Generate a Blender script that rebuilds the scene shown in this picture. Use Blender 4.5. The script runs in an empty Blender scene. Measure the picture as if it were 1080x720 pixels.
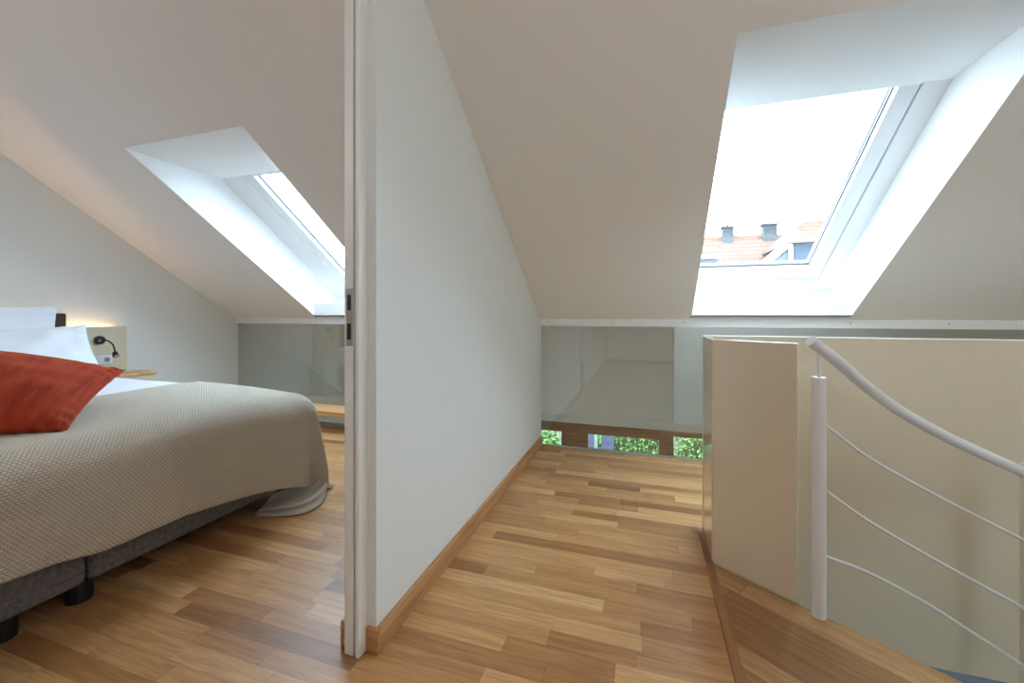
import bpy, bmesh, math, random
from mathutils import Vector, Matrix, noise
random.seed(7)
SC = bpy.context.scene
COL = SC.collection

# ------------------------------------------------------------------ helpers
def tag(o, label=None, cat=None, group=None, kind=None):
    if label: o['label'] = label
    if cat: o['category'] = cat
    if group: o['group'] = group
    if kind: o['kind'] = kind
    return o

def link(name, bm, mat, parent=None, smooth=False, bevel=0, kind=None, segs=2):
    bmesh.ops.recalc_face_normals(bm, faces=bm.faces)
    me = bpy.data.meshes.new(name)
    bm.to_mesh(me); bm.free()
    o = bpy.data.objects.new(name, me)
    COL.objects.link(o)
    me.materials.append(mat)
    if parent:
        o.parent = parent
        o.matrix_parent_inverse = Matrix.Translation(-parent.location)
    if smooth:
        for p in me.polygons: p.use_smooth = True
    if bevel:
        m = o.modifiers.new('edge', 'BEVEL'); m.width = bevel; m.segments = segs; m.limit_method = 'ANGLE'
    if kind: o['kind'] = kind
    return o

def empty(name, loc):
    o = bpy.data.objects.new(name, None); COL.objects.link(o); o.location = loc
    o.empty_display_size = .1
    return o

def box(bm, x0, x1, y0, y1, z0, z1):
    v = [bm.verts.new((x, y, z)) for z in (z0, z1) for y in (y0, y1) for x in (x0, x1)]
    for f in ((0,1,3,2),(4,6,7,5),(0,4,5,1),(2,3,7,6),(0,2,6,4),(1,5,7,3)):
        bm.faces.new([v[i] for i in f])

def B(*a):
    bm = bmesh.new(); box(bm, *a); return bm

def prism_x(bm, poly, x0, x1):          # polygon in (y, z) extruded along x
    a = [bm.verts.new((x0, y, z)) for y, z in poly]
    b = [bm.verts.new((x1, y, z)) for y, z in poly]
    bm.faces.new(a); bm.faces.new(b[::-1])
    n = len(poly)
    for i in range(n):
        bm.faces.new((a[i], b[i], b[(i+1) % n], a[(i+1) % n]))

def prism_z(bm, poly, z0, z1):          # polygon in (x, y) extruded along z
    a = [bm.verts.new((x, y, z0)) for x, y in poly]
    b = [bm.verts.new((x, y, z1)) for x, y in poly]
    bm.faces.new(a); bm.faces.new(b[::-1])
    n = len(poly)
    for i in range(n):
        bm.faces.new((a[i], b[i], b[(i+1) % n], a[(i+1) % n]))

def hexa(bm, p):                        # eight corners, first four one side, last four the other
    v = [bm.verts.new(q) for q in p]
    bm.faces.new(v[:4]); bm.faces.new(v[4:][::-1])
    for i in range(4):
        bm.faces.new((v[i], v[4+i], v[4+(i+1) % 4], v[(i+1) % 4]))

def tube(bm, pts, r, n=16, caps=True):
    pts = [Vector(p) for p in pts]
    rings = []
    up = Vector((0, 0, 1))
    for i, p in enumerate(pts):
        t = (pts[min(i+1, len(pts)-1)] - pts[max(i-1, 0)]).normalized()
        a = t.cross(up)
        if a.length < 1e-3: a = t.cross(Vector((1, 0, 0)))
        a.normalize(); b = t.cross(a).normalized()
        rr = r[i] if isinstance(r, (list, tuple)) else r
        rings.append([bm.verts.new(p + a*math.cos(2*math.pi*k/n)*rr + b*math.sin(2*math.pi*k/n)*rr) for k in range(n)])
    for i in range(len(rings)-1):
        for k in range(n):
            bm.faces.new((rings[i][k], rings[i][(k+1) % n], rings[i+1][(k+1) % n], rings[i+1][k]))
    if caps:
        bm.faces.new(rings[0][::-1]); bm.faces.new(rings[-1])

def catmull(P, m=8):
    P = [Vector(p) for p in P]
    Q = [P[0]*2-P[1]] + P + [P[-1]*2-P[-2]]
    out = []
    for i in range(1, len(Q)-2):
        for k in range(m):
            t = k/m
            a, b, c, d = Q[i-1], Q[i], Q[i+1], Q[i+2]
            out.append(.5*((2*b)+(c-a)*t+(2*a-5*b+4*c-d)*t*t+(3*b-a-3*c+d)*t**3))
    out.append(P[-1])
    return out

# ------------------------------------------------------------------ materials
def new_mat(name):
    m = bpy.data.materials.new(name); m.use_nodes = True
    nt = m.node_tree
    return m, nt, nt.nodes['Principled BSDF']

def lin(r, g, b):
    f = lambda c: (c/255/12.92) if c/255 <= .04045 else ((c/255+.055)/1.055)**2.4
    return (f(r), f(g), f(b), 1)

def simple(name, col, rough=.5, metal=0, bump=0, bscale=200, spec=.5, var=0):
    m, nt, b = new_mat(name)
    b.inputs['Base Color'].default_value = col
    b.inputs['Roughness'].default_value = rough
    b.inputs['Metallic'].default_value = metal
    b.inputs['Specular IOR Level'].default_value = spec
    if bump or var:
        tc = nt.nodes.new('ShaderNodeTexCoord')
        n = nt.nodes.new('ShaderNodeTexNoise'); n.inputs['Scale'].default_value = bscale; n.inputs['Detail'].default_value = 3
        nt.links.new(tc.outputs['Object'], n.inputs['Vector'])
        if bump:
            bp = nt.nodes.new('ShaderNodeBump'); bp.inputs['Strength'].default_value = bump; bp.inputs['Distance'].default_value = .002
            nt.links.new(n.outputs['Fac'], bp.inputs['Height']); nt.links.new(bp.outputs['Normal'], b.inputs['Normal'])
        if var:
            mx = nt.nodes.new('ShaderNodeMix'); mx.data_type = 'RGBA'
            mx.inputs['A'].default_value = tuple(c*(1-var) for c in col[:3])+(1,)
            mx.inputs['B'].default_value = tuple(min(1, c*(1+var)) for c in col[:3])+(1,)
            nt.links.new(n.outputs['Fac'], mx.inputs['Factor']); nt.links.new(mx.outputs['Result'], b.inputs['Base Color'])
    return m

def emit(name, col, s):
    m, nt, b = new_mat(name)
    b.inputs['Base Color'].default_value = (0, 0, 0, 1)
    b.inputs['Emission Color'].default_value = col
    b.inputs['Emission Strength'].default_value = s
    return m

def glass(name, tint, ior=1.5, rough=0.0):
    m, nt, b = new_mat(name)
    nt.nodes.remove(b)
    out = nt.nodes['Material Output']
    tr = nt.nodes.new('ShaderNodeBsdfTransparent'); tr.inputs[0].default_value = tint
    gl = nt.nodes.new('ShaderNodeBsdfGlossy'); gl.inputs['Roughness'].default_value = rough
    fr = nt.nodes.new('ShaderNodeFresnel'); fr.inputs['IOR'].default_value = ior
    mx = nt.nodes.new('ShaderNodeMixShader')
    # same reflectance from either side of the pane
    geo = nt.nodes.new('ShaderNodeNewGeometry')
    dot = nt.nodes.new('ShaderNodeVectorMath'); dot.operation = 'DOT_PRODUCT'
    nt.links.new(geo.outputs['Normal'], dot.inputs[0]); nt.links.new(geo.outputs['Incoming'], dot.inputs[1])
    ab = nt.nodes.new('ShaderNodeMath'); ab.operation = 'ABSOLUTE'; nt.links.new(dot.outputs['Value'], ab.inputs[0])
    om = nt.nodes.new('ShaderNodeMath'); om.operation = 'SUBTRACT'; om.inputs[0].default_value = 1; nt.links.new(ab.outputs[0], om.inputs[1])
    pw = nt.nodes.new('ShaderNodeMath'); pw.operation = 'POWER'; pw.inputs[1].default_value = 5; nt.links.new(om.outputs[0], pw.inputs[0])
    f0 = ((ior-1)/(ior+1))**2
    ma = nt.nodes.new('ShaderNodeMath'); ma.operation = 'MULTIPLY_ADD'; ma.inputs[1].default_value = 1-f0; ma.inputs[2].default_value = f0
    nt.links.new(pw.outputs[0], ma.inputs[0])
    nt.nodes.remove(fr)
    nt.links.new(ma.outputs[0], mx.inputs[0]); nt.links.new(tr.outputs[0], mx.inputs[1]); nt.links.new(gl.outputs[0], mx.inputs[2])
    nt.links.new(mx.outputs[0], out.inputs['Surface'])
    return m

def wood_floor(name, rot=0.0, tint=1.0, length=.52, width=.0705):
    m, nt, b = new_mat(name)
    N = nt.nodes.new; L = nt.links.new
    tc = N('ShaderNodeTexCoord')
    mp = N('ShaderNodeMapping'); mp.inputs['Rotation'].default_value = (0, 0, rot)
    L(tc.outputs['Object'], mp.inputs['Vector'])
    sx = N('ShaderNodeSeparateXYZ'); L(mp.outputs[0], sx.inputs[0])
    def M(op, a, b_=None, c=None):
        n = N('ShaderNodeMath'); n.operation = op
        for i, v in enumerate((a, b_, c)):
            if v is None: continue
            if isinstance(v, (int, float)): n.inputs[i].default_value = v
            else: L(v, n.inputs[i])
        return n.outputs[0]
    vy = M('DIVIDE', sx.outputs['Y'], width)
    row = M('FLOOR', vy)
    wn = N('ShaderNodeTexWhiteNoise'); wn.noise_dimensions = '1D'; L(row, wn.inputs['W'])
    off = M('MULTIPLY', wn.outputs['Value'], 7.3)
    # stave lengths vary from row to row
    wl = N('ShaderNodeTexWhiteNoise'); wl.noise_dimensions = '1D'; L(M('ADD', row, 31.7), wl.inputs['W'])
    ln = M('MULTIPLY_ADD', wl.outputs['Value'], .28, length-.14)
    vx0 = M('ADD', M('DIVIDE', sx.outputs['X'], ln), off)
    wob = M('MULTIPLY', M('SINE', M('MULTIPLY', vx0, 2.1)), .28)
    vx = M('ADD', vx0, wob)
    colm = M('FLOOR', vx)
    cb = N('ShaderNodeCombineXYZ'); L(colm, cb.inputs[0]); L(row, cb.inputs[1])
    w2 = N('ShaderNodeTexWhiteNoise'); w2.noise_dimensions = '2D'; L(cb.outputs[0], w2.inputs['Vector'])
    # grain: stretched noise, shifted for every stave
    cg = N('ShaderNodeCombineXYZ')
    L(M('ADD', M('MULTIPLY', sx.outputs['X'], 2.2), M('MULTIPLY', w2.outputs['Value'], 37)), cg.inputs[0])
    L(M('MULTIPLY', sx.outputs['Y'], 34), cg.inputs[1]); L(M('MULTIPLY', w2.outputs['Value'], 19), cg.inputs[2])
    g1 = N('ShaderNodeTexNoise'); g1.inputs['Scale'].default_value = 1.6; g1.inputs['Detail'].default_value = 6; g1.inputs['Roughness'].default_value = .65; g1.inputs['Distortion'].default_value = .6
    L(cg.outputs[0], g1.inputs['Vector'])
    cg2 = N('ShaderNodeCombineXYZ')
    L(M('ADD', M('MULTIPLY', sx.outputs['X'], 9), M('MULTIPLY', w2.outputs['Value'], 11)), cg2.inputs[0]); L(M('MULTIPLY', sx.outputs['Y'], 260), cg2.inputs[1])
    g2 = N('ShaderNodeTexNoise'); g2.inputs['Scale'].default_value = 1.2; g2.inputs['Detail'].default_value = 3
    L(cg2.outputs[0], g2.inputs['Vector'])
    cr = N('ShaderNodeValToRGB')
    e = cr.color_ramp.elements
    e[0].position = 0; e[0].color = lin(*[c*tint for c in (138, 96, 58)])
    e[1].position = 1; e[1].color = lin(*[c*tint for c in (222, 182, 132)])
    for pos, c in ((.06, (172, 125, 79)), (.28, (190, 144, 95)), (.65, (203, 157, 106)), (.88, (212, 167, 116))):
        x = e.new(pos); x.color = lin(*[q*tint for q in c])
    L(w2.outputs['Value'], cr.inputs['Fac'])
    mm = N('ShaderNodeMix'); mm.data_type = 'RGBA'; mm.blend_type = 'MULTIPLY'
    r2 = N('ShaderNodeValToRGB'); r2.color_ramp.elements[0].position = .30; r2.color_ramp.elements[0].color = (.62, .54, .47, 1)
    r2.color_ramp.elements[1].position = .62; r2.color_ramp.elements[1].color = (1.06, 1.05, 1.04, 1)
    L(g1.outputs['Fac'], r2.inputs['Fac'])
    mm.inputs['Factor'].default_value = .8
    L(cr.outputs['Color'], mm.inputs['A']); L(r2.outputs['Color'], mm.inputs['B'])
    m2 = N('ShaderNodeMix'); m2.data_type = 'RGBA'; m2.blend_type = 'MULTIPLY'; m2.inputs['Factor'].default_value = .35
    r3 = N('ShaderNodeValToRGB'); r3.color_ramp.elements[0].position = .35; r3.color_ramp.elements[0].color = (.6, .52, .45, 1); r3.color_ramp.elements[1].position = .6
    L(g2.outputs['Fac'], r3.inputs['Fac'])
    L(mm.outputs['Result'], m2.inputs['A']); L(r3.outputs['Color'], m2.inputs['B'])
    # hairline joints
    fy = M('FRACT', vy); fx = M('FRACT', vx)
    jy = M('LESS_THAN', M('MINIMUM', fy, M('SUBTRACT', 1, fy)), .010)
    jx = M('LESS_THAN', M('MINIMUM', fx, M('SUBTRACT', 1, fx)), .0022)
    j = M('MAXIMUM', jy, jx)
    m3 = N('ShaderNodeMix'); m3.data_type = 'RGBA'; m3.blend_type = 'MULTIPLY'
    m3.inputs['B'].default_value = (.55, .45, .38, 1)
    L(M('MULTIPLY', j, .8), m3.inputs['Factor']); L(m2.outputs['Result'], m3.inputs['A'])
    L(m3.outputs['Result'], b.inputs['Base Color'])
    bp = N('ShaderNodeBump'); bp.inputs['Strength'].default_value = .12; bp.inputs['Distance'].default_value = .001
    L(M('SUBTRACT', g2.outputs['Fac'], j), bp.inputs['Height']); L(bp.outputs['Normal'], b.inputs['Normal'])
    b.inputs['Roughness'].default_value = .36
    b.inputs['Specular IOR Level'].default_value = .42
    return m

def wood(name, c1, c2, axis=0, rough=.45):
    m, nt, b = new_mat(name)
    N = nt.nodes.new; L = nt.links.new
    tc = N('ShaderNodeTexCoord'); mp = N('ShaderNodeMapping')
    s = [30, 30, 30]; s[axis] = 1.5
    mp.inputs['Scale'].default_value = s
    L(tc.outputs['Object'], mp.inputs[0])
    n = N('ShaderNodeTexNoise'); n.inputs['Scale'].default_value = 1.3; n.inputs['Detail'].default_value = 5; n.inputs['Distortion'].default_value = .8
    L(mp.outputs[0], n.inputs['Vector'])
    cr = N('ShaderNodeValToRGB'); cr.color_ramp.elements[0].position = .3; cr.color_ramp.elements[0].color = c1
    cr.color_ramp.elements[1].position = .68; cr.color_ramp.elements[1].color = c2
    L(n.outputs['Fac'], cr.inputs[0]); L(cr.outputs[0], b.inputs['Base Color'])
    b.inputs['Roughness'].default_value = rough
    return m

def waffle(name):
    m, nt, b = new_mat(name)
    N = nt.nodes.new; L = nt.links.new
    uv = N('ShaderNodeTexCoord')
    sx = N('ShaderNodeSeparateXYZ'); L(uv.outputs['UV'], sx.inputs[0])
    def M(op, a, b_=None):
        n = N('ShaderNodeMath'); n.operation = op
        for i, v in enumerate((a, b_)):
            if v is None: continue
            if isinstance(v, (int, float)): n.inputs[i].default_value = v
            else: L(v, n.inputs[i])
        return n.outputs[0]
    py, px = .0095, .0135
    v = M('DIVIDE', sx.outputs['X'], py)
    row = M('FLOOR', v)
    sh = M('MULTIPLY', M('MODULO', row, 2), .5)
    u = M('ADD', M('DIVIDE', sx.outputs['Y'], px), sh)
    fu = M('ABSOLUTE', M('SUBTRACT', M('FRACT', u), .5))
    fv = M('ABSOLUTE', M('SUBTRACT', M('FRACT', v), .5))
    # raised oval knots with sunk gaps between
    d = M('ADD', M('POWER', M('MULTIPLY', fu, 2.0), 2), M('POWER', M('MULTIPLY', fv, 2.0), 2))
    h = M('SUBTRACT', 1, M('MINIMUM', d, 1))
    nz = N('ShaderNodeTexNoise'); nz.inputs['Scale'].default_value = 260; nz.inputs['Detail'].default_value = 2
    L(uv.outputs['UV'], nz.inputs['Vector'])
    hh = M('ADD', h, M('MULTIPLY', nz.outputs['Fac'], .35))
    bp = N('ShaderNodeBump'); bp.inputs['Strength'].default_value = .9; bp.inputs['Distance'].default_value = .006
    L(hh, bp.inputs['Height']); L(bp.outputs['Normal'], b.inputs['Normal'])
    cr = N('ShaderNodeValToRGB'); e = cr.color_ramp.elements
    e[0].position = .05; e[0].color = lin(172, 160, 143); e[1].position = .55; e[1].color = lin(232, 224, 210)
    L(hh, cr.inputs[0]); L(cr.outputs[0], b.inputs['Base Color'])
    b.inputs['Roughness'].default_value = .95
    b.inputs['Specular IOR Level'].default_value = .15
    return m

M_wall = simple('wall_paint', lin(228, 232, 232), .85, bump=.05, bscale=400)
M_ceil = simple('ceiling_paint', lin(238, 236, 234), .85, bump=.05, bscale=300)
M_reveal = simple('reveal_paint', lin(238, 239, 240), .7)
M_white = simple('white_lacquer', lin(232, 234, 234), .35)
M_pvc = simple('window_white', lin(235, 238, 240), .3)
M_gasket = simple('gasket', lin(40, 44, 50), .6)
M_seal = simple('grey_seal', lin(52, 50, 48), .7)
M_metal = simple('stainless', lin(190, 190, 190), .35, metal=1)
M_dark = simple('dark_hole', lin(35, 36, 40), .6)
M_alu = simple('brushed_aluminium', lin(200, 202, 204), .4, metal=.8)
M_rail = simple('railing_coating', lin(222, 221, 223), .42, metal=.05)
M_oak = wood('oak_skirting', lin(160, 112, 68), lin(206, 158, 108), axis=1)
M_oakd = wood('oak_nosing', lin(128, 86, 52), lin(166, 118, 76), axis=1)
M_oakx = wood('oak_end_skirting', lin(150, 104, 62), lin(196, 148, 98), axis=0)
M_bench = wood('pine_bench', lin(205, 150, 95), lin(236, 190, 138), axis=0)
M_timber = wood('window_timber', lin(110, 72, 40), lin(156, 104, 62), axis=0)
M_floor = wood_floor('oak_parquet')
EDGE_ANG = math.atan2(1.604-2.01, .88-.286)
M_floor2 = wood_floor('oak_landing_planks', rot=-EDGE_ANG, tint=.86, length=1.1, width=.085)
M_lacq, _nt, _b = new_mat('beige_lacquer')
_b.inputs['Base Color'].default_value = lin(215, 202, 178)
_b.inputs['Roughness'].default_value = .30
_b.inputs['Coat Weight'].default_value = 1.0; _b.inputs['Coat Roughness'].default_value = .03; _b.inputs['Coat IOR'].default_value = 1.6
M_parback = simple('parapet_white_back', lin(225, 228, 224), .5)
M_glass = glass('balustrade_glass', (.93, .92, .895, 1), ior=2.1)
M_wglass = glass('window_glass', (.97, .985, .98, 1), ior=1.45)
M_waffle = waffle('waffle_weave')
M_sheet = simple('white_cotton', lin(228, 232, 240), .85, bump=.15, bscale=60, spec=.2)
M_pillow = simple('pillow_cotton', lin(226, 231, 240), .85, bump=.2, bscale=25, spec=.2)
M_grey = simple('charcoal_boucle', lin(112, 110, 112), .95, bump=1.0, bscale=70, spec=.1, var=.75)
M_head = simple('headboard_fabric', lin(88, 74, 64), .95, bump=.6, bscale=300, spec=.1, var=.2)
M_black = simple('black_plastic', lin(24, 24, 28), .45)
M_ledge = simple('ledge_beige', lin(205, 196, 172), .5)
M_socket = simple('socket_white', lin(215, 222, 230), .4)
M_led = emit('led_warm', (1.0, .62, .33, 1), 26)
M_fillglow = emit('fill_lamp_glow', (1.0, .97, .95, 1), 15.5)  # glow of the added fill globes

def velvet():
    m, nt, b = new_mat('rust_velvet')
    N = nt.nodes.new; L = nt.links.new
    tc = N('ShaderNodeTexCoord')
    mp = N('ShaderNodeMapping'); mp.inputs['Scale'].default_value = (3, 14, 5)
    L(tc.outputs['UV'], mp.inputs[0])
    n = N('ShaderNodeTexNoise'); n.inputs['Scale'].default_value = 1.5; n.inputs['Detail'].default_value = 4; n.inputs['Distortion'].default_value = .5
    L(mp.outputs[0], n.inputs['Vector'])
    cr = N('ShaderNodeValToRGB'); cr.color_ramp.elements[0].position = .3; cr.color_ramp.elements[0].color = lin(132, 38, 16)
    cr.color_ramp.elements[1].position = .7; cr.color_ramp.elements[1].color = lin(172, 62, 34)
    L(n.outputs['Fac'], cr.inputs[0]); L(cr.outputs[0], b.inputs['Base Color'])
    b.inputs['Roughness'].default_value = .9
    b.inputs['Sheen Weight'].default_value = .5; b.inputs['Sheen Roughness'].default_value = .4
    b.inputs['Sheen Tint'].default_value = lin(255, 150, 110)
    bp = N('ShaderNodeBump'); bp.inputs['Strength'].default_value = .35; bp.inputs['Distance'].default_value = .01
    L(n.outputs['Fac'], bp.inputs['Height']); L(bp.outputs['Normal'], b.inputs['Normal'])
    b.inputs['Specular IOR Level'].default_value = .2
    return m
M_velvet = velvet()

# ------------------------------------------------------------------ the shell
K = .6735
def zc(y): return 1.062 + K*(3.37 - y)
XL, XR, YB, YF, YW = -4.27, 3.4, -3.0, 3.39, 5.2
FLATZ = 2.75; YR = 3.37 - (FLATZ-1.062)/K
LOWZ = -2.45
XM0, XM1 = -.94, -.836         # the partition between bedroom and corridor
YD = 1.147                     # its end at the door

# floor with the stair opening left out
EX, EY = .88-.286, 1.604-2.01
def edge_y(x): return 2.01 + (x-.286)*EY/EX
bm = bmesh.new()
box(bm, XL, .262, YB, YF, -.28, 0)
box(bm, .262, XR, 2.33, YF, -.28, 0)
link('floor', bm, M_floor, kind='structure')
bm = bmesh.new()
prism_z(bm, [(.262, YB), (1.6, YB), (1.6, .25), (1.6, edge_y(1.6)), (.286, 2.01), (.286, 2.33), (.262, 2.33)], -.28, 0)
link('floor', bm, M_floor2, kind='structure')
bm = bmesh.new()
box(bm, .258, .292, YB, 2.262, -.02, .004)
link('trim_1', bm, M_oakd, kind='structure', bevel=.002)
link('floor', B(XL, XR+.8, 0.1, YW+.2, LOWZ-.1, LOWZ), simple('lower_floor_stone', lin(150, 138, 124), .5), kind='structure')

# sloping ceiling with the two roof window openings
HOLES = [(-3.152, -2.15), (.333, 1.323)]
HY0, HY1 = 1.735, 3.318
G = 0.0
bm = bmesh.new()
def slab(x0, x1, y0, y1):
    prism_x(bm, [(y0, zc(y0)), (y1, zc(y1)), (y1, zc(y1)+.12), (y0, zc(y0)+.12)], x0, x1)
slab(XL-.2, XR+.2, YR, HY0-G); slab(XL-.2, XR+.2, HY1+G, YW+.3)
xs = [XL-.2, HOLES[0][0]-G, HOLES[0][1]+G, HOLES[1][0]-G, HOLES[1][1]+G, XR+.2]
for i in (0, 2, 4): slab(xs[i], xs[i+1], HY0-G, HY1+G)
bmesh.ops.remove_doubles(bm, verts=bm.verts, dist=1e-5)
link('ceiling', bm, M_ceil, kind='structure')
link('ceiling', B(XL-.2, XR+.2, YB-.2, YR, FLATZ, FLATZ+.12), M_ceil, kind='structure')

def gable(y0, y1, z0):
    pts = [(y0, z0), (y1, z0), (y1, zc(y1)+.02)]
    if y0 < YR: pts += [(YR, FLATZ+.02), (y0, FLATZ+.02)]
    else: pts += [(y0, zc(y0)+.02)]
    return pts
bm = bmesh.new(); prism_x(bm, gable(YB, YW+.3, LOWZ), XL-.2, XL); link('wall_left', bm, M_wall, kind='structure')
bm = bmesh.new(); prism_x(bm, gable(YB, YW+.3, LOWZ), XR, XR+.2); link('wall_right', bm, M_wall, kind='structure')
bm = bmesh.new(); prism_x(bm, gable(YD, 3.41, -.28), XM0, XM1); link('wall_middle', bm, M_wall, kind='structure')
bm = bmesh.new(); prism_x(bm, [(YB, 0), (.10, 0), (.10, FLATZ), (YB, FLATZ)], XM0, XM1); link('wall_middle', bm, M_wall, kind='structure')
link('wall_back', B(XL, XR, YB-.2, YB, 0, FLATZ+.02), M_wall, kind='structure')
link('wall_stair', B(1.6, XR, .13, .25, -.28, FLATZ+.02), M_wall, kind='structure')
link('wall_corridor', B(1.6, 1.72, YB, .13, 0, FLATZ+.02), M_wall, kind='structure')
link('wall_lower', B(XL, XR+.8, -.1, .1, LOWZ, -.28), M_wall, kind='structure')

# skirting boards
def skirt(name, a, mat): return link(name, B(*a), mat, kind='structure', bevel=.003)
skirt('baseboard_middle', (XM1, XM1+.018, YD, 3.385, 0, .08), M_oak)
skirt('baseboard_end', (-.8655, XM1+.018, 1.131, YD-.0003, 0, .08), M_oakx)
skirt('baseboard_bedroom', (XM0-.026, XM0, 1.131, 3.385, 0, .08), M_oak)
skirt('baseboard_left', (XL, XL+.018, YB, 3.385, 0, .08), M_oak)
skirt('baseboard_passage', (XM1, XM1+.018, YB, .10, 0, .08), M_oak)
skirt('baseboard_corridor', (1.582, 1.6, YB, .25, 0, .08), M_oak)
skirt('baseboard_back', (XM1+.02, 1.58, YB, YB+.018, 0, .08), M_oakx)

# door frame on the end of the partition
top = zc(1.10)+.01
dr = empty('door_1', (-.9, 1.13, 0)); dr['kind'] = 'structure'
link('jamb', B(-.928, -.8925, 1.106, YD, 0, top), M_white, dr, bevel=.002)
link('rebate_seal', B(-.8925, -.8825, 1.114, YD, 0, top), M_seal, dr)
link('casing', B(-.8825, -.866, 1.098, YD, 0, top), M_white, dr, bevel=.006)
sp = link('strike_plate', B(-.9195, -.8955, 1.1035, 1.1062, 1.0, 1.185), M_metal, dr, bevel=.001)
link('latch_hole', B(-.914, -.9005, 1.1025, 1.1045, 1.115, 1.165), M_dark, sp)
link('bolt_hole', B(-.914, -.9005, 1.1025, 1.1045, 1.02, 1.072), M_dark, sp)

# ------------------------------------------------------------------ roof windows
TH = math.atan(K); ct, st = math.cos(TH), math.sin(TH)
O = Vector((0, HY0, zc(HY0)))
def rl(x, s, d): return O + Vector((x, ct*s + st*d, -st*s + ct*d))
def rbox(bm, x0, x1, s0, s1, d0, d1):
    hexa(bm, [rl(x0,s0,d0), rl(x1,s0,d0), rl(x1,s1,d0), rl(x0,s1,d0), rl(x0,s0,d1), rl(x1,s0,d1), rl(x1,s1,d1), rl(x0,s1,d1)])
def ring(bm, x0, x1, s0, s1, wl, wr, wt, wb, d0, d1):
    rbox(bm, x0, x0+wl, s0, s1, d0, d1); rbox(bm, x1-wr, x1, s0, s1, d0, d1)
    rbox(bm, x0+wl, x1-wr, s0, s0+wt, d0, d1); rbox(bm, x0+wl, x1-wr, s1-wb, s1, d0, d1)

def roof_window(n, hx0, hx1, fx0, fx1, ytop, up):
    w = empty('window_%d' % n, (hx0, HY0, zc(HY0))); w['kind'] = 'structure'
    D = .348; yb, zb = 3.66, 1.29
    zt = zc(HY0)
    # plastered lining: level head, upright cheeks, slanting foot
    bm = bmesh.new()
    e_ = .0012
    prism_x(bm, [(HY0+.002, zt-.0008), (ytop, zt-.0008), (ytop, zt+.03), (HY0-.03, zt+.05)], hx0-.03, hx1+.03)
    prism_x(bm, [(HY1-.002, zc(HY1-.002)+e_), (yb, zb), (yb+.02, zb-.03), (HY1+.02, zc(HY1+.02)+.01)], hx0-.03, hx1+.03)
    cheek = [(HY0, zt+e_), (ytop, zt), (ytop+.04, zt+.03), (yb+.04, zb+.03), (yb, zb), (HY1, zc(HY1)+e_)]
    prism_x(bm, cheek, hx1-.002, hx1+.03)
    prism_x(bm, cheek, hx0-.03, hx0+.002)
    link('reveal_lining', bm, M_reveal, w)
    s0, s1 = (2.36-HY0-st*D)/ct-up, 2.015
    send = (yb-HY0-st*D)/ct + .05
    bm = bmesh.new()
    rbox(bm, fx1, hx1+.03, s0-.05, send, D+.004, D+.05)
    rbox(bm, min(fx0, hx0)-.10, fx0, s0-.05, send, D+.004, D+.05)
    rbox(bm, fx0, fx1, s1, send, D+.004, D+.05)
    rbox(bm, fx0, fx1, s0-.05, s0, D+.004, D+.05)
    link('lining_back_board', bm, M_reveal, w)
    bm = bmesh.new(); ring(bm, fx0, fx1, s0, s1, .026, .026, .04, .055, D, D+.09)
    fr = link('outer_frame', bm, M_pvc, w, bevel=.003)
    a0, a1, b0, b1 = fx0+.030, fx1-.030, s0+.044, s1-.060
    bm = bmesh.new(); ring(bm, a0-.003, a1+.003, b0-.003, b1+.004, .004, .004, .004, .005, D+.022, D+.08)
    link('frame_seam', bm, M_gasket, w)
    bm = bmesh.new(); ring(bm, a0, a1, b0, b1, .084, .084, .06, .118, D+.012, D+.08)
    sh = link('sash', bm, M_pvc, w, bevel=.004)
    bm = bmesh.new(); ring(bm, a0+.084, a1-.084, b0+.06, b1-.118, .004, .004, .004, .005, D+.046, D+.056)
    link('glazing_gasket', bm, M_gasket, w)
    bm = bmesh.new(); ring(bm, a0+.088, a1-.088, b0+.064, b1-.123, .010, .010, .010, .010, D+.0622, D+.075)
    link('glazing_spacer', bm, M_pvc, w)
    bm = bmesh.new(); rbox(bm, a0+.090, a1-.090, b0+.064, b1-.122, D+.056, D+.062)
    link('pane', bm, M_wglass, w)
    bm = bmesh.new(); xm = (fx0+fx1)/2 + .05
    rbox(bm, xm-.045, xm+.045, b1-.012, b1+.016, D-.006, D+.012); rbox(bm, xm-.02, xm+.02, b1-.03, b1+.03, D-.016, D+.0)
    link('ventilation_latch', bm, M_pvc, w, bevel=.004)
    bm = bmesh.new(); rbox(bm, fx0+.31, fx0+.37, s0+.044, s0+.075, D-.004, D+.014)
    link('blind_catch', bm, M_pvc, w, bevel=.002)
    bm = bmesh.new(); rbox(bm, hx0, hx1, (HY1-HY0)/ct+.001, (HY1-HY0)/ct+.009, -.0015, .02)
    link('foot_gap_shade', bm, M_dark, w)  # solid dark strip, its colour stands for the shade line below the opening
    bm = bmesh.new(); rbox(bm, hx0-.01, hx1-.008, (HY1-HY0)/ct+.009, (HY1-HY0)/ct+.028, -.004, .02)
    link('foot_profile', bm, M_alu, w)
    # sky portal across the opening so that daylight samples well
    ld = bpy.data.lights.new('sky_portal', 'AREA'); ld.shape = 'RECTANGLE'; ld.size = fx1-fx0+.1; ld.size_y = s1-s0+.1
    ld.cycles.is_portal = True
    lo = bpy.data.objects.new('sky_portal', ld); COL.objects.link(lo)
    c = rl((fx0+fx1)/2, (s0+s1)/2, D+.12)
    zax = Vector((0, st, ct)); xax = Vector((1, 0, 0)); yax = zax.cross(xax)
    mw = Matrix((xax, yax, zax)).transposed().to_4x4(); mw.translation = c
    lo.matrix_world = mw
    return w
roof_window(1, HOLES[0][0], HOLES[0][1], -2.955, -1.96, 2.362, .075)
roof_window(2, HOLES[1][0], HOLES[1][1], .24, 1.243, 2.375, .13)

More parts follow.
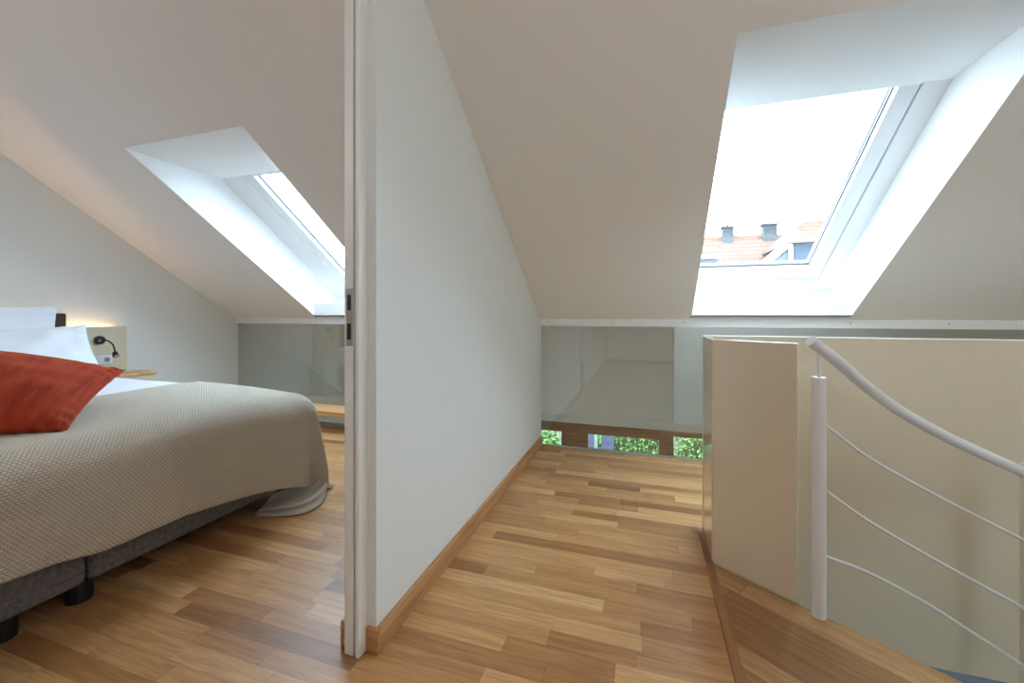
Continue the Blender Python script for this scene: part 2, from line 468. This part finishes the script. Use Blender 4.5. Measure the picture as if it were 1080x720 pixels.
# ------------------------------------------------------------------ glass balustrades
SCREW = simple('screw_grey', lin(110, 110, 108), .4, metal=.6)
def balustrade(x0, x1, screws, label):
    t = empty('glass_balustrade', ((x0+x1)/2, 3.395, 0))
    tag(t, label, 'glass panel', 'glass panels under the sloping ceiling')
    link('pane', B(x0+.004, x1, 3.396, 3.408, -.05, 1.03), M_glass, t)
    link('top_rail', B(x0, x1, 3.362, 3.46, 1.008, 1.0665), M_white, t, bevel=.003)
    link('floor_channel', B(x0, x1, 3.3855, 3.42, -.06, .006), M_alu, t)
    for x in screws:
        bm = bmesh.new(); tube(bm, [(x, 3.3635, 1.043), (x, 3.3595, 1.043)], .004, 10)
        link('screw', bm, SCREW, t)
balustrade(XL, XM0, [-4.245, -3.7, -3.15, -2.6, -2.05, -1.5], 'glass pane below the sloping ceiling in the bedroom, behind the bed and low bench')
balustrade(XM1, XR, [-.759, -.241, .2875, 1.332, 1.856, 2.38, 2.9], 'glass pane at the end of the corridor floor, behind the beige stair parapet')

# slab edge seen through the glass
link('trim_2', B(XL, XR, 3.42, 3.46, -.30, -.02), M_wall, kind='structure')

# ------------------------------------------------------------------ storey below: timber windows
link('wall_front', B(XL, XR+.2, YW, YW+.18, -.268, .02), M_wall, kind='structure')
ux = -.8175 - 3*1.0635
i = 3
while ux < XR:
    x0, x1 = ux+.0002, ux+1.0635-.0002
    left, right = .142, .082
    zt = -.39
    if i >= 7: left, zt = .082, -.335
    if i == 5: right = .192
    w = empty('window_%d' % i, (x0, YW, LOWZ)); w['kind'] = 'structure'
    bm = bmesh.new()
    box(bm, x0, x0+left, YW, YW+.08, LOWZ, -.268); box(bm, x1-right, x1, YW, YW+.08, LOWZ, -.268)
    box(bm, x0+left, x1-right, YW, YW+.08, zt, -.268); box(bm, x0+left, x1-right, YW, YW+.08, LOWZ, LOWZ+.15)
    link('timber_frame', bm, M_timber, w, bevel=.004)
    link('pane', B(x0+left-.01, x1-right+.01, YW+.035, YW+.041, LOWZ+.14, zt+.01), M_wglass, w)
    i += 1; ux += 1.0635
ld = bpy.data.lights.new('sky_portal', 'AREA'); ld.shape = 'RECTANGLE'; ld.size = 7.6; ld.size_y = 2.2; ld.cycles.is_portal = True
lo = bpy.data.objects.new('sky_portal', ld); COL.objects.link(lo); lo.location = (-.4, YW+.25, -1.35); lo.rotation_euler = (math.radians(-90), 0, 0)

# plum ottoman down by the lower windows
t = empty('ottoman', (3.1, 4.6, LOWZ)); tag(t, 'dark plum upholstered ottoman on the floor below, glimpsed past the stair opening', 'ottoman')
link('cushion', B(2.0, 3.35, 3.9, 5.1, LOWZ+.06, LOWZ+.40), simple('plum_fabric', lin(14, 8, 18), .9, bump=.3), t, bevel=.03, segs=3)
link('piping', B(1.975, 2.0, 3.9, 5.1, LOWZ+.05, LOWZ+.41), simple('pale_blue_fabric', lin(170, 188, 205), .9), t, bevel=.01)
for x in (2.1, 3.25):
    for y in (4.0, 5.0):
        bm = bmesh.new(); tube(bm, [(x, y, LOWZ), (x, y, LOWZ+.07)], .03); link('leg', bm, M_black, t)

# ------------------------------------------------------------------ stair parapet
t = empty('stair_parapet', (.3, 2.27, 0)); tag(t, 'waist-high glossy beige parapet enclosing the stair opening', 'parapet')
TOPZ = .992
def panel_between(bm, a, b, th, z0, z1):     # vertical board, outer face on line a-b, thickness to the left of a->b
    a, b = Vector(a), Vector(b); d = (b-a).normalized(); n = Vector((-d.y, d.x))*th
    prism_z(bm, [tuple(a), tuple(b), tuple(b+n), tuple(a+n)], z0, z1)
PA, PB = (.287, 2.012), (.5555, 1.8285)
bm = bmesh.new(); panel_between(bm, PA, PB, .02, 0.003, TOPZ); link('front_board', bm, M_lacq, t, bevel=.004)
link('side_board', B(.2865, .3035, 2.026, 2.285, 0, TOPZ-.001), M_lacq, t, bevel=.002)
link('stair_board', B(.3037, XR, 2.30, 2.318, -.457, TOPZ), M_lacq, t, bevel=.002)
link('window_side_board', B(.2867, XR, 2.3185, 2.332, 0, TOPZ-.002), M_parback, t)
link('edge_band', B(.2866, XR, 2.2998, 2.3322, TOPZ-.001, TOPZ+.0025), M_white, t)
link('corner_gap', B(.2885, .3025, 2.2855, 2.318, 0, TOPZ-.002), M_lacq, t)

# ------------------------------------------------------------------ stair railing
FPX, HPX, YAW, CH = 434.1, 332.0, .311245, 1.10
rV = Vector((math.cos(YAW), math.sin(YAW), 0)); fV = Vector((-math.sin(YAW), math.cos(YAW), 0)); CAM = Vector((0, 0, CH))
def cam_pt(u, v, t): return CAM + t*((u-540)/FPX*rV + (HPX-v)/FPX*Vector((0, 0, 1)) + fV)
rail = empty('stair_railing', (.607, 1.775, 0)); tag(rail, 'pale grey metal stair railing with round post, curved handrail and three thin rods', 'railing')
px_, py_ = .607, 1.775
bm = bmesh.new(); tube(bm, [(px_, py_, 0), (px_, py_, .868), (px_, py_, .873)], [.0225, .0225, .0205], 32); link('post', bm, M_rail, rail, smooth=False, bevel=0)
bm = bmesh.new(); tube(bm, [(px_, py_, .873), (px_, py_, .985)], .0065, 16); link('handrail_bracket', bm, M_rail, rail)
depth = {859: 1.49, 873: 1.50, 886: 1.535, 914: 1.585, 942: 1.61, 970: 1.615, 997: 1.61, 1025: 1.60, 1053: 1.585, 1073: 1.575}
H = [(856, 359), (873, 370.5), (886, 380.5), (914, 409), (942, 429.4), (970, 445), (997, 459.5), (1025, 472.8), (1053, 485.6), (1087, 501)]
H = [(855, 359.5), (873, 373), (886, 383.5), (914, 408), (942, 428.5), (970, 445.5), (997, 460), (1025, 473.3), (1053, 486), (1087, 501)]
def dep(u):
    ks = sorted(depth)
    if u <= ks[0]: return depth[ks[0]]
    for a, b in zip(ks, ks[1:]):
        if u <= b: return depth[a]+(depth[b]-depth[a])*(u-a)/(b-a)
    return depth[ks[-1]]
bm = bmesh.new(); tube(bm, catmull([cam_pt(u, v, dep(u)) for u, v in H]), .0205, 20); hr = link('handrail', bm, M_rail, rail, smooth=True)
md = hr.modifiers.new('edge', 'EDGE_SPLIT'); md.split_angle = math.radians(50)
RODS = [[(869, 447), (914, 481), (970, 513), (1025.6, 542), (1087, 573)],
        [(869, 516), (914, 548), (970, 581), (1025.6, 611.7), (1087, 645)],
        [(869, 586), (914, 603), (970, 632), (1025.6, 667), (1087, 707)]]
for R_ in RODS:
    bm = bmesh.new(); tube(bm, catmull([cam_pt(u, v, dep(u)) for u, v in R_]), .0058, 12); link('rod', bm, M_rail, rail, smooth=True)
a = cam_pt(1083.5, 489, 1.575); b2 = a + rV*.05
bm = bmesh.new(); panel_between(bm, (a.x, a.y), (b2.x, b2.y), .026, LOWZ, a.z); link('end_board', bm, M_lacq, rail, bevel=.004)

# ------------------------------------------------------------------ bed
bed = empty('bed', (-3.1, 1.0, 0)); tag(bed, 'double box-spring bed in charcoal fabric with dark headboard', 'bed')
BX0, BX1 = -4.14, -2.0
for (y0, y1) in ((-.08, .989), (.995, 2.07)):
    link('box_base', B(BX0, BX1, y0, y1, .088, .345), M_grey, bed, bevel=.022, segs=4)
link('mattress', B(BX0, BX1-.03, -.05, 2.03, .345, .585), M_sheet, bed, bevel=.09, segs=5)
link('headboard', B(-4.185, -4.142, -.1, 1.925, .09, 1.112), M_head, bed, bevel=.012, segs=3)
for x in (-2.085, -4.05):
    for y in (.02, .80, 1.005, 1.95):
        bm = bmesh.new(); tube(bm, [(x, y, 0), (x, y, .090)], .040, 24); link('leg', bm, M_black, bed)

def nz(x, y, z=0, s=1.0): return noise.noise(Vector((x*s, y*s, z)))

# white duvet: from the pillows down under the bedspread
def duvet_top(x, y):
    e = min(1, max(0, (2.13-y)/.25)); e2 = min(1, max(0, (y+.13)/.25))
    k = min(1, max(0, (-2.3-x)/1.3))
    return .628 + .03*k*math.sin(math.pi*min(1, e)/2) + .006*nz(x, y, 1, 3)
bm = bmesh.new()
gx, gy = 40, 60
V = []
for i in range(gx+1):
    x = -4.12 + i/gx*(4.12-2.8)
    r = []
    for j in range(gy+1):
        q = j/gy
        L0 = 2.16+.10+.10; s = -.10 + q*L0
        # outside the flat run the cloth turns down over the side
        y = min(max(s, -.03), 2.02) ; over = (s-2.02) if s > 2.02 else ((-.03-s) if s < -.03 else 0)
        R = .09
        if over > 0:
            ang = min(over/R, math.pi/2); out = R*math.sin(ang); dr_ = R*(1-math.cos(ang)) + max(0, over-R*math.pi/2)
            yy = y + (out if s > 1 else -out)
        else: yy = y; dr_ = 0
        r.append(bm.verts.new((x, yy, duvet_top(x, y)-.016-dr_ )))
    V.append(r)
for i in range(gx):
    for j in range(gy): bm.faces.new((V[i][j], V[i+1][j], V[i+1][j+1], V[i][j+1]))
o = link('duvet', bm, M_sheet, None, smooth=True); sm = o.modifiers.new('thick', 'SOLIDIFY'); sm.thickness = .015; sm.offset = -1
tag(o, 'white duvet showing as a strip between the pillows and the waffle bedspread', 'duvet')

# waffle bedspread draped over foot and sides
HEM = [(-.4, .32), (.759, .252), (.862, .250), (.984, .222), (1.126, .214), (1.296, .208), (1.501, .184), (1.754, .150), (1.875, .125), (2.115, .03)]
def hem_z(y):
    if y <= HEM[0][0]: return HEM[0][1]
    for (a, za), (b, zb_) in zip(HEM, HEM[1:]):
        if y <= b: return za+(zb_-za)*(y-a)/(b-a)
    return HEM[-1][1]
R = .13
XE, Y1, Y0 = -2.08, 1.985, -.04     # where the cloth starts to turn down
def cloth(p, q):
    """p: metres from the head edge towards the foot, q: metres across from the near side"""
    x0 = -2.88
    x = x0 + p; y = q
    a = max(0, x - XE); b = max(0, y - Y1) if y > Y1 else (Y0 - y if y < Y0 else 0)
    sy = 1 if y > Y1 else -1
    bx, by = min(x, XE), min(max(y, Y0), Y1)
    r = math.hypot(a, b)
    zt = duvet_top(bx, by) + .006
    cx_, cy_ = max(0, 1-(XE-bx)/.35), max(0, 1-(Y1-by)/.35)
    zt -= .022*cx_*cy_
    if r < 1e-6:
        z = zt + .004*nz(x, y, 3, 5)
        return Vector((bx, by, z))
    ux, uy = a/r, b/r*sy
    if r < R*math.pi/2: out = R*math.sin(r/R); dr_ = R*(1-math.cos(r/R))
    else: out = R; dr_ = R + r - R*math.pi/2
    per = (by if a > b else Y1 + (XE-bx)) + math.atan2(b, a)*.3
    corner = (2*ux*abs(uy))
    out += (.012*math.sin(per*7.3+1) + .010*nz(per*3, dr_*2, 5, 1))*min(1, dr_/.25)
    out += .085*corner**2*min(1, dr_/.5) + .015*min(1, dr_/.4)
    z = zt - dr_
    if z < .012:
        out += (.012 - z)*.3; z = .012 + .01*abs(nz(x*9, y*9, 2))
    return Vector((bx + ux*out, by + uy*out, z))
NP, NQ = 110, 200
pmax_flat = XE + 2.88
def build_spread():
    bm = bmesh.new(); uvl = bm.loops.layers.uv.new('UVMap')
    rows = []; uvs = []
    qmin, qmax = Y0-.30, Y1+.50
    for j in range(NQ+1):
        q = qmin + (qmax-qmin)*j/NQ
        yy = min(max(q, Y0), Y1)
        drop = duvet_top(XE, yy) + .006 - hem_z(yy) + R*math.pi/2 - R
        pm = pmax_flat + drop
        r = []; u = []
        for i in range(NP+1):
            p = pm*(i/NP)
            r.append(bm.verts.new(cloth(p, q))); u.append((p, q))
        rows.append(r); uvs.append(u)
    for j in range(NQ):
        for i in range(NP):
            f = bm.faces.new((rows[j][i], rows[j][i+1], rows[j+1][i+1], rows[j+1][i]))
            for l, (jj, ii) in zip(f.loops, ((j, i), (j, i+1), (j+1, i+1), (j+1, i))): l[uvl].uv = uvs[jj][ii]
    # the corner trails on the floor and curls back along the foot of the bed
    rowsT = [[(288, 521, .07), (300, 516, .07), (318, 513, .07), (331, 510, .08), (341, 500, .10)],
             [(281, 529, .034), (298, 526, .03), (318, 523, .03), (334, 515, .045), (344.5, 502, .08)],
             [(274, 537, .045), (297, 534.5, .045), (319, 530, .042), (336.5, 520, .045), (346, 507, .05)],
             [(271, 539.5, .022), (297, 538.5, .02), (320, 534.5, .02), (337, 526.5, .02), (344.5, 516, .03)],
             [(268, 543.5, .012), (298, 543, .012), (322, 539.5, .012), (338, 531, .012), (343, 524, .014)]]
    def ray_pt(u, v, z):
        d = (u-540)/FPX*rV + (HPX-v)/FPX*Vector((0, 0, 1)) + fV
        return CAM + d*((z-CAM.z)/d.z)
    P = [[ray_pt(*q) for q in row] for row in rowsT]
    fine = [catmull(row, 8) for row in P]
    colsT = [catmull([fine[j][i] for j in range(5)], 6) for i in range(len(fine[0]))]
    nv = [[bm.verts.new(q) for q in c] for c in colsT]
    for i in range(len(nv)-1):
        for j in range(len(nv[0])-1):
            f = bm.faces.new((nv[i][j], nv[i+1][j], nv[i+1][j+1], nv[i][j+1]))
            for l, (ii, jj) in zip(f.loops, ((i, j), (i+1, j), (i+1, j+1), (i, j+1))): l[uvl].uv = (jj*.008, ii*.012)
    return bm
o = link('bedspread', build_spread(), M_waffle, None, smooth=True)
sm = o.modifiers.new('thick', 'SOLIDIFY'); sm.thickness = .007; sm.offset = 1
tag(o, 'beige waffle-weave bedspread draped over the foot of the bed with its corner on the floor', 'bedspread')

# pillows and cushion
def pillow(name, corners, T, mat, seed, pinch=.06, label='', cat='pillow', wr=.012, n=44, group=None):
    A, B_, C_, D_ = [Vector(c) for c in corners]      # A->B one side, D->C the other
    nrm = ((B_-A).cross(D_-A)).normalized()
    ctr = (A+B_+C_+D_)/4
    bm = bmesh.new(); uvl = bm.loops.layers.uv.new('UVMap')
    def pos(a, b, side):
        s, t = (a+1)/2, (b+1)/2
        # edges bow inward between the corners
        sa = a*(1-pinch*(1-b*b)); sb = b*(1-pinch*(1-a*a))
        s, t = (sa+1)/2, (sb+1)/2
        p = A*(1-s)*(1-t) + B_*s*(1-t) + C_*s*t + D_*(1-s)*t
        h = T*((1-a**2)**.55)*((1-b**2)**.55) if abs(a) < 1 and abs(b) < 1 else 0
        rim = min(1-abs(a), 1-abs(b))
        w = wr*nz(a*3.1+seed, b*2.2, side*2.0)*min(1, rim*4) 
        # gathers running in from the rim
        cn = min(1, abs(a)*abs(b)*1.2)**2
        w += wr*.7*cn*math.sin((a if abs(b) > abs(a) else b)*30+seed)*math.exp(-((rim-.08)/.07)**2)
        return p + nrm*side*(h + w)
    grid = {}
    for side in (1, -1):
        for i in range(n+1):
            for j in range(n+1):
                a, b = math.sin(math.pi/2*(-1+2*i/n)), math.sin(math.pi/2*(-1+2*j/n))
                edge = i in (0, n) or j in (0, n)
                if edge and side == -1: grid[(side, i, j)] = grid[(1, i, j)]
                else: grid[(side, i, j)] = bm.verts.new(pos(a, b, side if not edge else 0))
        for i in range(n):
            for j in range(n):
                f = [grid[(side, i, j)], grid[(side, i+1, j)], grid[(side, i+1, j+1)], grid[(side, i, j+1)]]
                face = bm.faces.new(f if side == 1 else f[::-1])
                for l in face.loops:
                    for (ii, jj) in ((i, j), (i+1, j), (i+1, j+1), (i, j+1)):
                        if grid[(side, ii, jj)] is l.vert: l[uvl].uv = (ii/n, jj/n)
    o = link(name, bm, mat, None, smooth=True)
    tag(o, label, cat, group)
    return o
pillow('pillow', [(-3.98, 1.01, .665), (-3.98, 1.81, .675), (-4.06, 1.835, 1.165), (-4.06, 1.03, 1.15)], .06, M_pillow, 2,
       label='upright white pillow against the headboard, behind another white pillow', pinch=.05)
pillow('pillow', [(-3.66, 1.00, .665), (-3.58, 1.87, .67), (-3.89, 1.91, 1.025), (-3.89, 1.02, .99)], .08, M_pillow, 5,
       label='slumped white pillow in front, between the rust cushion and a taller pillow', pinch=.05, wr=.02)
pillow('cushion', [(-2.17, 1.01, .645), (-2.60, 1.44, .81), (-3.03, .98, .97), (-2.60, .55, .70)], .095, M_velvet, 3,
       label='large rust-orange velvet cushion lying on the bed', cat='cushion', pinch=.07, wr=.010, n=60)

# ------------------------------------------------------------------ headboard ledge with cove light
t = empty('headboard_ledge', (-4.24, 1.1, 0)); tag(t, 'beige wall panel behind the bed with warm light glowing over its top', 'wall panel')
link('front_board', B(-4.215, -4.20, -.4, 2.335, 0, 1.004), M_ledge, t, bevel=.002)
link('end_board', B(-4.268, -4.2155, 2.32, 2.335, 0, 1.0035), M_ledge, t)
link('light_strip', B(-4.262, -4.248, -.3, 2.25, .955, .963), M_led, t)
link('light_shelf', B(-4.269, -4.2155, -.39, 2.319, .935, .950), M_ledge, t)

lamp = empty('reading_lamp', (-4.2, 2.144, .897)); tag(lamp, 'small black gooseneck reading lamp mounted on the beige panel', 'lamp')
def disc_x(bm, x0, x1, y, z, r, n=28):
    tube(bm, [(x0, y, z), (x1, y, z)], r, n)
bm = bmesh.new(); disc_x(bm, -4.2, -4.172, 2.144, .897, .034); link('wall_plate', bm, M_black, lamp, bevel=.004)
bm = bmesh.new(); tube(bm, catmull([(-4.175, 2.150, .893), (-4.13, 2.160, .895), (-4.095, 2.178, .865), (-4.085, 2.188, .82), (-4.085, 2.19, .79)]), .0055, 12); link('gooseneck', bm, M_black, lamp, smooth=True)
bm = bmesh.new(); tube(bm, [(-4.085, 2.190, .795), (-4.06, 2.182, .768)], [.016, .021], 24); hd = link('lamp_head', bm, M_black, lamp)
bm = bmesh.new(); tube(bm, [(-4.0602, 2.1822, .7682), (-4.059, 2.1815, .767)], .016, 20); link('lens', bm, simple('lens', lin(200, 200, 195), .2), hd)
bm = bmesh.new(); disc_x(bm, -4.1722, -4.168, 2.135, .893, .006, 12); link('switch', bm, M_socket, lamp)

so = empty('wall_socket', (-4.2, 2.157, .733)); tag(so, 'white double wall socket on the beige panel, under the reading lamp', 'socket')
link('face_plate', B(-4.2, -4.191, 2.085, 2.232, .700, .768), M_socket, so, bevel=.004)
bm = bmesh.new(); disc_x(bm, -4.191, -4.1895, 2.195, .734, .020); link('socket_well', bm, simple('socket_grey', lin(120, 128, 135), .5), so)
bm = bmesh.new(); disc_x(bm, -4.191, -4.1893, 2.122, .734, .020); link('socket_cover', bm, M_socket, so)

t = empty('nightstand', (-4.0, 2.35, 0)); tag(t, 'low nightstand with oak top beside the bed by the gable wall', 'nightstand')
link('top', B(-4.195, -3.98, 2.17, 2.43, .60, .622), M_bench, t, bevel=.002)
link('body', B(-4.19, -3.99, 2.18, 2.42, 0, .60), M_ledge, t, bevel=.002)

# bench in front of the bedroom glass
t = empty('bench', (-2.6, 3.24, 0)); tag(t, 'low pale wooden bench standing before the bedroom glass pane', 'bench')
link('seat', B(-4.1, -1.15, 3.12, 3.385, .156, .20), M_bench, t, bevel=.004)
for x in (-3.95, -1.3): link('leg', B(x-.05, x+.05, 3.15, 3.36, 0, .156), M_bench, t, bevel=.003)

# ------------------------------------------------------------------ added fill lamps, out of view, to brighten the rooms
for (x, y, lab) in ((-2.6, -.7, 'added fill light globe over the bedroom behind the viewpoint'), (-.2, -.9, 'added fill light globe over the passage behind the viewpoint'), (2.1, .62, 'added fill light globe above the stair opening, out of view')):
    t = empty('fill_lamp', (x, y, FLATZ)); tag(t, lab, 'lamp', 'added fill light globes')
    bm = bmesh.new(); tube(bm, [(x, y, FLATZ), (x, y, FLATZ-.02), (x, y, FLATZ-.03)], [.06, .06, .03], 32); link('ceiling_rose', bm, M_white, t)
    bm = bmesh.new(); tube(bm, [(x, y, FLATZ-.03), (x, y, FLATZ-.22)], .004, 8); link('cable', bm, M_white, t)
    bm = bmesh.new(); bmesh.ops.create_uvsphere(bm, u_segments=32, v_segments=20, radius=.17, matrix=Matrix.Translation((x, y, FLATZ-.38))); link('globe', bm, M_fillglow, t, smooth=True)

# ------------------------------------------------------------------ outdoors
def leafmat():
    m, nt, b = new_mat('hedge_leaf')
    N = nt.nodes.new; L = nt.links.new
    oi = N('ShaderNodeNewGeometry'); cr = N('ShaderNodeValToRGB'); e = cr.color_ramp.elements
    e[0].color = lin(36, 70, 26); e[1].color = lin(134, 178, 84)
    x = e.new(.5); x.color = lin(72, 124, 46)
    L(oi.outputs['Random Per Island'], cr.inputs[0]); L(cr.outputs[0], b.inputs['Base Color'])
    b.inputs['Roughness'].default_value = .6
    return m
M_leaf = leafmat()
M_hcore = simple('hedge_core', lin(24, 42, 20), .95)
M_stem = simple('hedge_stem', lin(82, 64, 46), .9)
GZ = LOWZ-.3
M_grass = simple('terrace_gravel', lin(58, 64, 50), .95, bump=.4, bscale=40, var=.3)
link('ground', B(-30, 40, YW+.2, 60, GZ-.2, GZ), M_grass, kind='structure')
def hedge(cx, cy, rx, ry, h, seed, label):
    rnd = random.Random(seed)
    t = empty('garden_shrub', (cx, cy, GZ)); tag(t, label, 'shrub', 'shrubs below the lower windows')
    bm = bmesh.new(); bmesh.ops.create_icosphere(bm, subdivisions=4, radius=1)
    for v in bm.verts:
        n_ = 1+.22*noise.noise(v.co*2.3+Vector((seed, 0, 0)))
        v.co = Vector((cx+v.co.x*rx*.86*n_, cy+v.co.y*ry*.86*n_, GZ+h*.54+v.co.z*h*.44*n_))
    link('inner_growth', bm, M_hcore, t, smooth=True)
    bm = bmesh.new()
    for k in range(5):
        a = rnd.random()*6.28; tube(bm, [(cx+.1*math.cos(a), cy+.1*math.sin(a), GZ), (cx+.3*rx*math.cos(a), cy+.3*ry*math.sin(a), GZ+h*.5)], [.03, .015], 8)
    link('stems', bm, M_stem, t)
    bm = bmesh.new()
    for k in range(6500):
        th = rnd.random()*6.283; cz = rnd.uniform(-1, 1); s = math.sqrt(1-cz*cz)
        d = Vector((s*math.cos(th), s*math.sin(th), cz))
        n_ = (1+.22*noise.noise(d*2.3+Vector((seed, 0, 0))))*rnd.uniform(.86, 1.06)
        p = Vector((cx+d.x*rx*n_, cy+d.y*ry*n_, GZ+h*.54+d.z*h*.5*n_))
        ax = Vector((rnd.gauss(0, 1), rnd.gauss(0, 1), rnd.gauss(0, 1)-.4)).normalized()
        bx = ax.cross(d+Vector((rnd.gauss(0, .5), rnd.gauss(0, .5), rnd.gauss(0, .5)))).normalized()
        l, w = rnd.uniform(.045, .085), rnd.uniform(.014, .026)
        c = ax.cross(bx)*.006
        q = [bm.verts.new(p), bm.verts.new(p+ax*l*.5+bx*w+c), bm.verts.new(p+ax*l), bm.verts.new(p+ax*l*.5-bx*w+c)]
        bm.faces.new(q)
    f = link('foliage', bm, M_leaf, t)
for a in ((-3.0, 8.6, 1.0, .9, 2.2, 1, 'bright green garden shrub seen below the bedroom side of the glass'),
          (-.45, 9.2, .85, .8, 2.3, 2, 'bright green shrub behind the middle timber window, right of the blue-grey screen'),
          (1.45, 9.0, .80, .8, 2.3, 3, 'bright green shrub behind the timber window next to the stair parapet'),
          (3.6, 9.0, 1.0, .9, 2.3, 4, 'bright green shrub at the far end of the garden row'),
          (-1.75, 7.0, .42, .42, 1.85, 5, 'smaller shrub close to the house, seen in the leftmost pane of timber glazing')):
    hedge(*a)
t = empty('garden_screen', (-.95, 7.6, GZ)); tag(t, 'blue-grey garden screen with a pale post, behind the timber window', 'screen')
link('board', B(-1.22, -.86, 7.55, 7.60, GZ, -.5), simple('screen_blue', lin(72, 78, 104), .8), t)
link('board', B(-.74, -.52, 7.55, 7.60, GZ, -.5), simple('screen_blue_dark', lin(64, 70, 94), .8), t)
link('post', B(-.86, -.81, 7.53, 7.62, GZ, -.45), simple('screen_post', lin(120, 140, 130), .8), t)

# neighbouring house across the way
nh = empty('neighbour_house', (5, 25, GZ)); tag(nh, 'house with pale red tiled roof, chimneys and dormers seen through the roof window', 'house')
def tiles():
    m, nt, b = new_mat('red_roof_tiles')
    N = nt.nodes.new; L = nt.links.new
    tc = N('ShaderNodeTexCoord'); bt = N('ShaderNodeTexBrick')
    mp = N('ShaderNodeMapping'); mp.inputs['Rotation'].default_value = (math.radians(90), 0, 0)
    L(tc.outputs['Object'], mp.inputs[0]); L(mp.outputs[0], bt.inputs['Vector'])
    bt.inputs['Color1'].default_value = lin(98, 72, 61); bt.inputs['Color2'].default_value = lin(102, 75, 63); bt.inputs['Mortar'].default_value = lin(84, 59, 51)
    bt.inputs['Scale'].default_value = 1.5; bt.inputs['Brick Width'].default_value = 3.0; bt.inputs['Row Height'].default_value = .36; bt.inputs['Mortar Size'].default_value = .05
    L(bt.outputs[0], b.inputs['Base Color']); b.inputs['Roughness'].default_value = .95; b.inputs['Specular IOR Level'].default_value = .05
    return m
M_tile = tiles()
M_hw = simple('house_render', lin(235, 232, 224), .9)
M_blue = simple('blue_shutters', lin(34, 44, 60), .7)
M_blue2 = simple('house_window_glass', lin(46, 56, 72), .5)
M_chim = simple('chimney_slate', lin(44, 45, 47), .8)
def roofp(bm, y_r, z_r, y_e, z_e, x0, x1):
    prism_x(bm, [(y_e, z_e), (y_r, z_r), (y_r+(y_r-y_e), z_e), (y_r+(y_r-y_e), z_e-.2), (y_r, z_r-.25), (y_e, z_e-.2)], x0, x1)
bm = bmesh.new(); roofp(bm, 26, 5.50, 20.5, .2, -14, 8.6); link('main_roof', bm, M_tile, nh)
bm = bmesh.new(); tube(bm, [(-14, 26, 5.52), (6.5, 26, 5.50)], .12, 10); link('ridge', bm, simple('ridge_tile', lin(110, 78, 52), .8), nh)
link('walls', B(-13.6, 12.5, 21.2, 30, GZ, .4), M_hw, nh)
# hipped wing
bm = bmesh.new()
e0, e1, ye, yb_ = 6.05, 13.5, 21.0, 27.5
ze = 4.27; pk0, pk1 = Vector((7.45, 23.6, 5.72)), Vector((8.2, 23.6, 5.72))
c = [Vector((e0, ye, ze)), Vector((e1, ye, ze)), Vector((e1, yb_, ze)), Vector((e0-.3, yb_, ze))]
vs = [bm.verts.new(q) for q in c+[pk0, pk1]]
for f in ((0, 1, 5, 4), (1, 2, 5), (2, 3, 4, 5), (3, 0, 4), (3, 2, 1, 0)): bm.faces.new([vs[k] for k in f])
link('wing_roof', bm, M_tile, nh)
link('wing_wall', B(6.35, 13.1, 21.3, 27, GZ, ze), M_blue, nh)
bm = bmesh.new(); hexa(bm, [(3.75, 21.25, 2.3), (4.25, 21.25, 2.3), (6.30, 21.25, 4.28), (5.87, 21.25, 4.28), (3.75, 21.4, 2.3), (4.25, 21.4, 2.3), (6.30, 21.4, 4.28), (5.87, 21.4, 4.28)]); link('bargeboard', bm, M_hw, nh)
bm = bmesh.new(); prism_x(bm, [(21.3, GZ), (21.32, GZ), (21.32, 2.32), (21.3, 2.32)], 4.2, 6.4)
v = [bm.verts.new(q) for q in ((4.2, 21.3, 2.3), (6.38, 21.3, 2.3), (6.38, 21.3, 4.2))]; bm.faces.new(v)
link('side_glazing', bm, M_blue2, nh)
link('wing_post', B(6.12, 6.26, 21.15, 21.24, 1.5, 4.2), M_hw, nh)
link('balcony_rail', B(6.5, 7.6, 21.1, 21.16, 2.6, 3.35), M_blue2, nh)
# chimneys
def chimney(x0, x1, y, z0, z1, cowl):
    c = link('chimney', B(x0, x1, y, y+.5, z0, z1), M_chim, nh)
    link('cap', B(x0-.08, x1+.05, y-.06, y+.56, z1, z1+.09), M_chim, c)
    if cowl:
        bm = bmesh.new(); xm = (x0+x1)/2; tube(bm, [(xm, y+.25, z1+.09), (xm, y+.25, z1+.25), (xm, y+.25, z1+.42)], [.07, .05, .02], 8); link('cowl', bm, M_chim, c)
chimney(4.19, 4.73, 25.6, 3.6, 5.97, True)
chimney(6.19, 6.85, 25.6, 3.6, 5.99, False)
# little dormer at the left
link('dormer_wall', B(1.2, 3.0, 20.2, 23, .5, 3.6), M_blue2, nh)
link('dormer_roof', B(1.0, 3.25, 20.0, 23, 3.6, 3.78), M_hw, nh)

# ------------------------------------------------------------------ light and camera
w = bpy.data.worlds.new('overcast_sky'); SC.world = w; w.use_nodes = True
bg = w.node_tree.nodes['Background']
bg.inputs['Color'].default_value = (.64, .83, 1.0, 1)
bg.inputs['Strength'].default_value = 17.0

cd = bpy.data.cameras.new('camera'); cam = bpy.data.objects.new('camera', cd); COL.objects.link(cam)
cam.location = CAM; cam.rotation_euler = (math.radians(90), 0, YAW)
cd.sensor_width = 36; cd.lens = FPX/1080*36; cd.shift_y = -(360-HPX)/1080; cd.clip_start = .02; cd.clip_end = 200
SC.camera = cam

cy = SC.cycles
cy.max_bounces = 14; cy.diffuse_bounces = 10; cy.glossy_bounces = 6; cy.transparent_max_bounces = 16
cy.sample_clamp_indirect = 8; cy.caustics_reflective = False; cy.caustics_refractive = False
vs_ = SC.view_settings
vs_.view_transform = 'Standard'; vs_.look = 'None'; vs_.exposure = 0.1; vs_.gamma = 1; vs_.use_curve_mapping = False
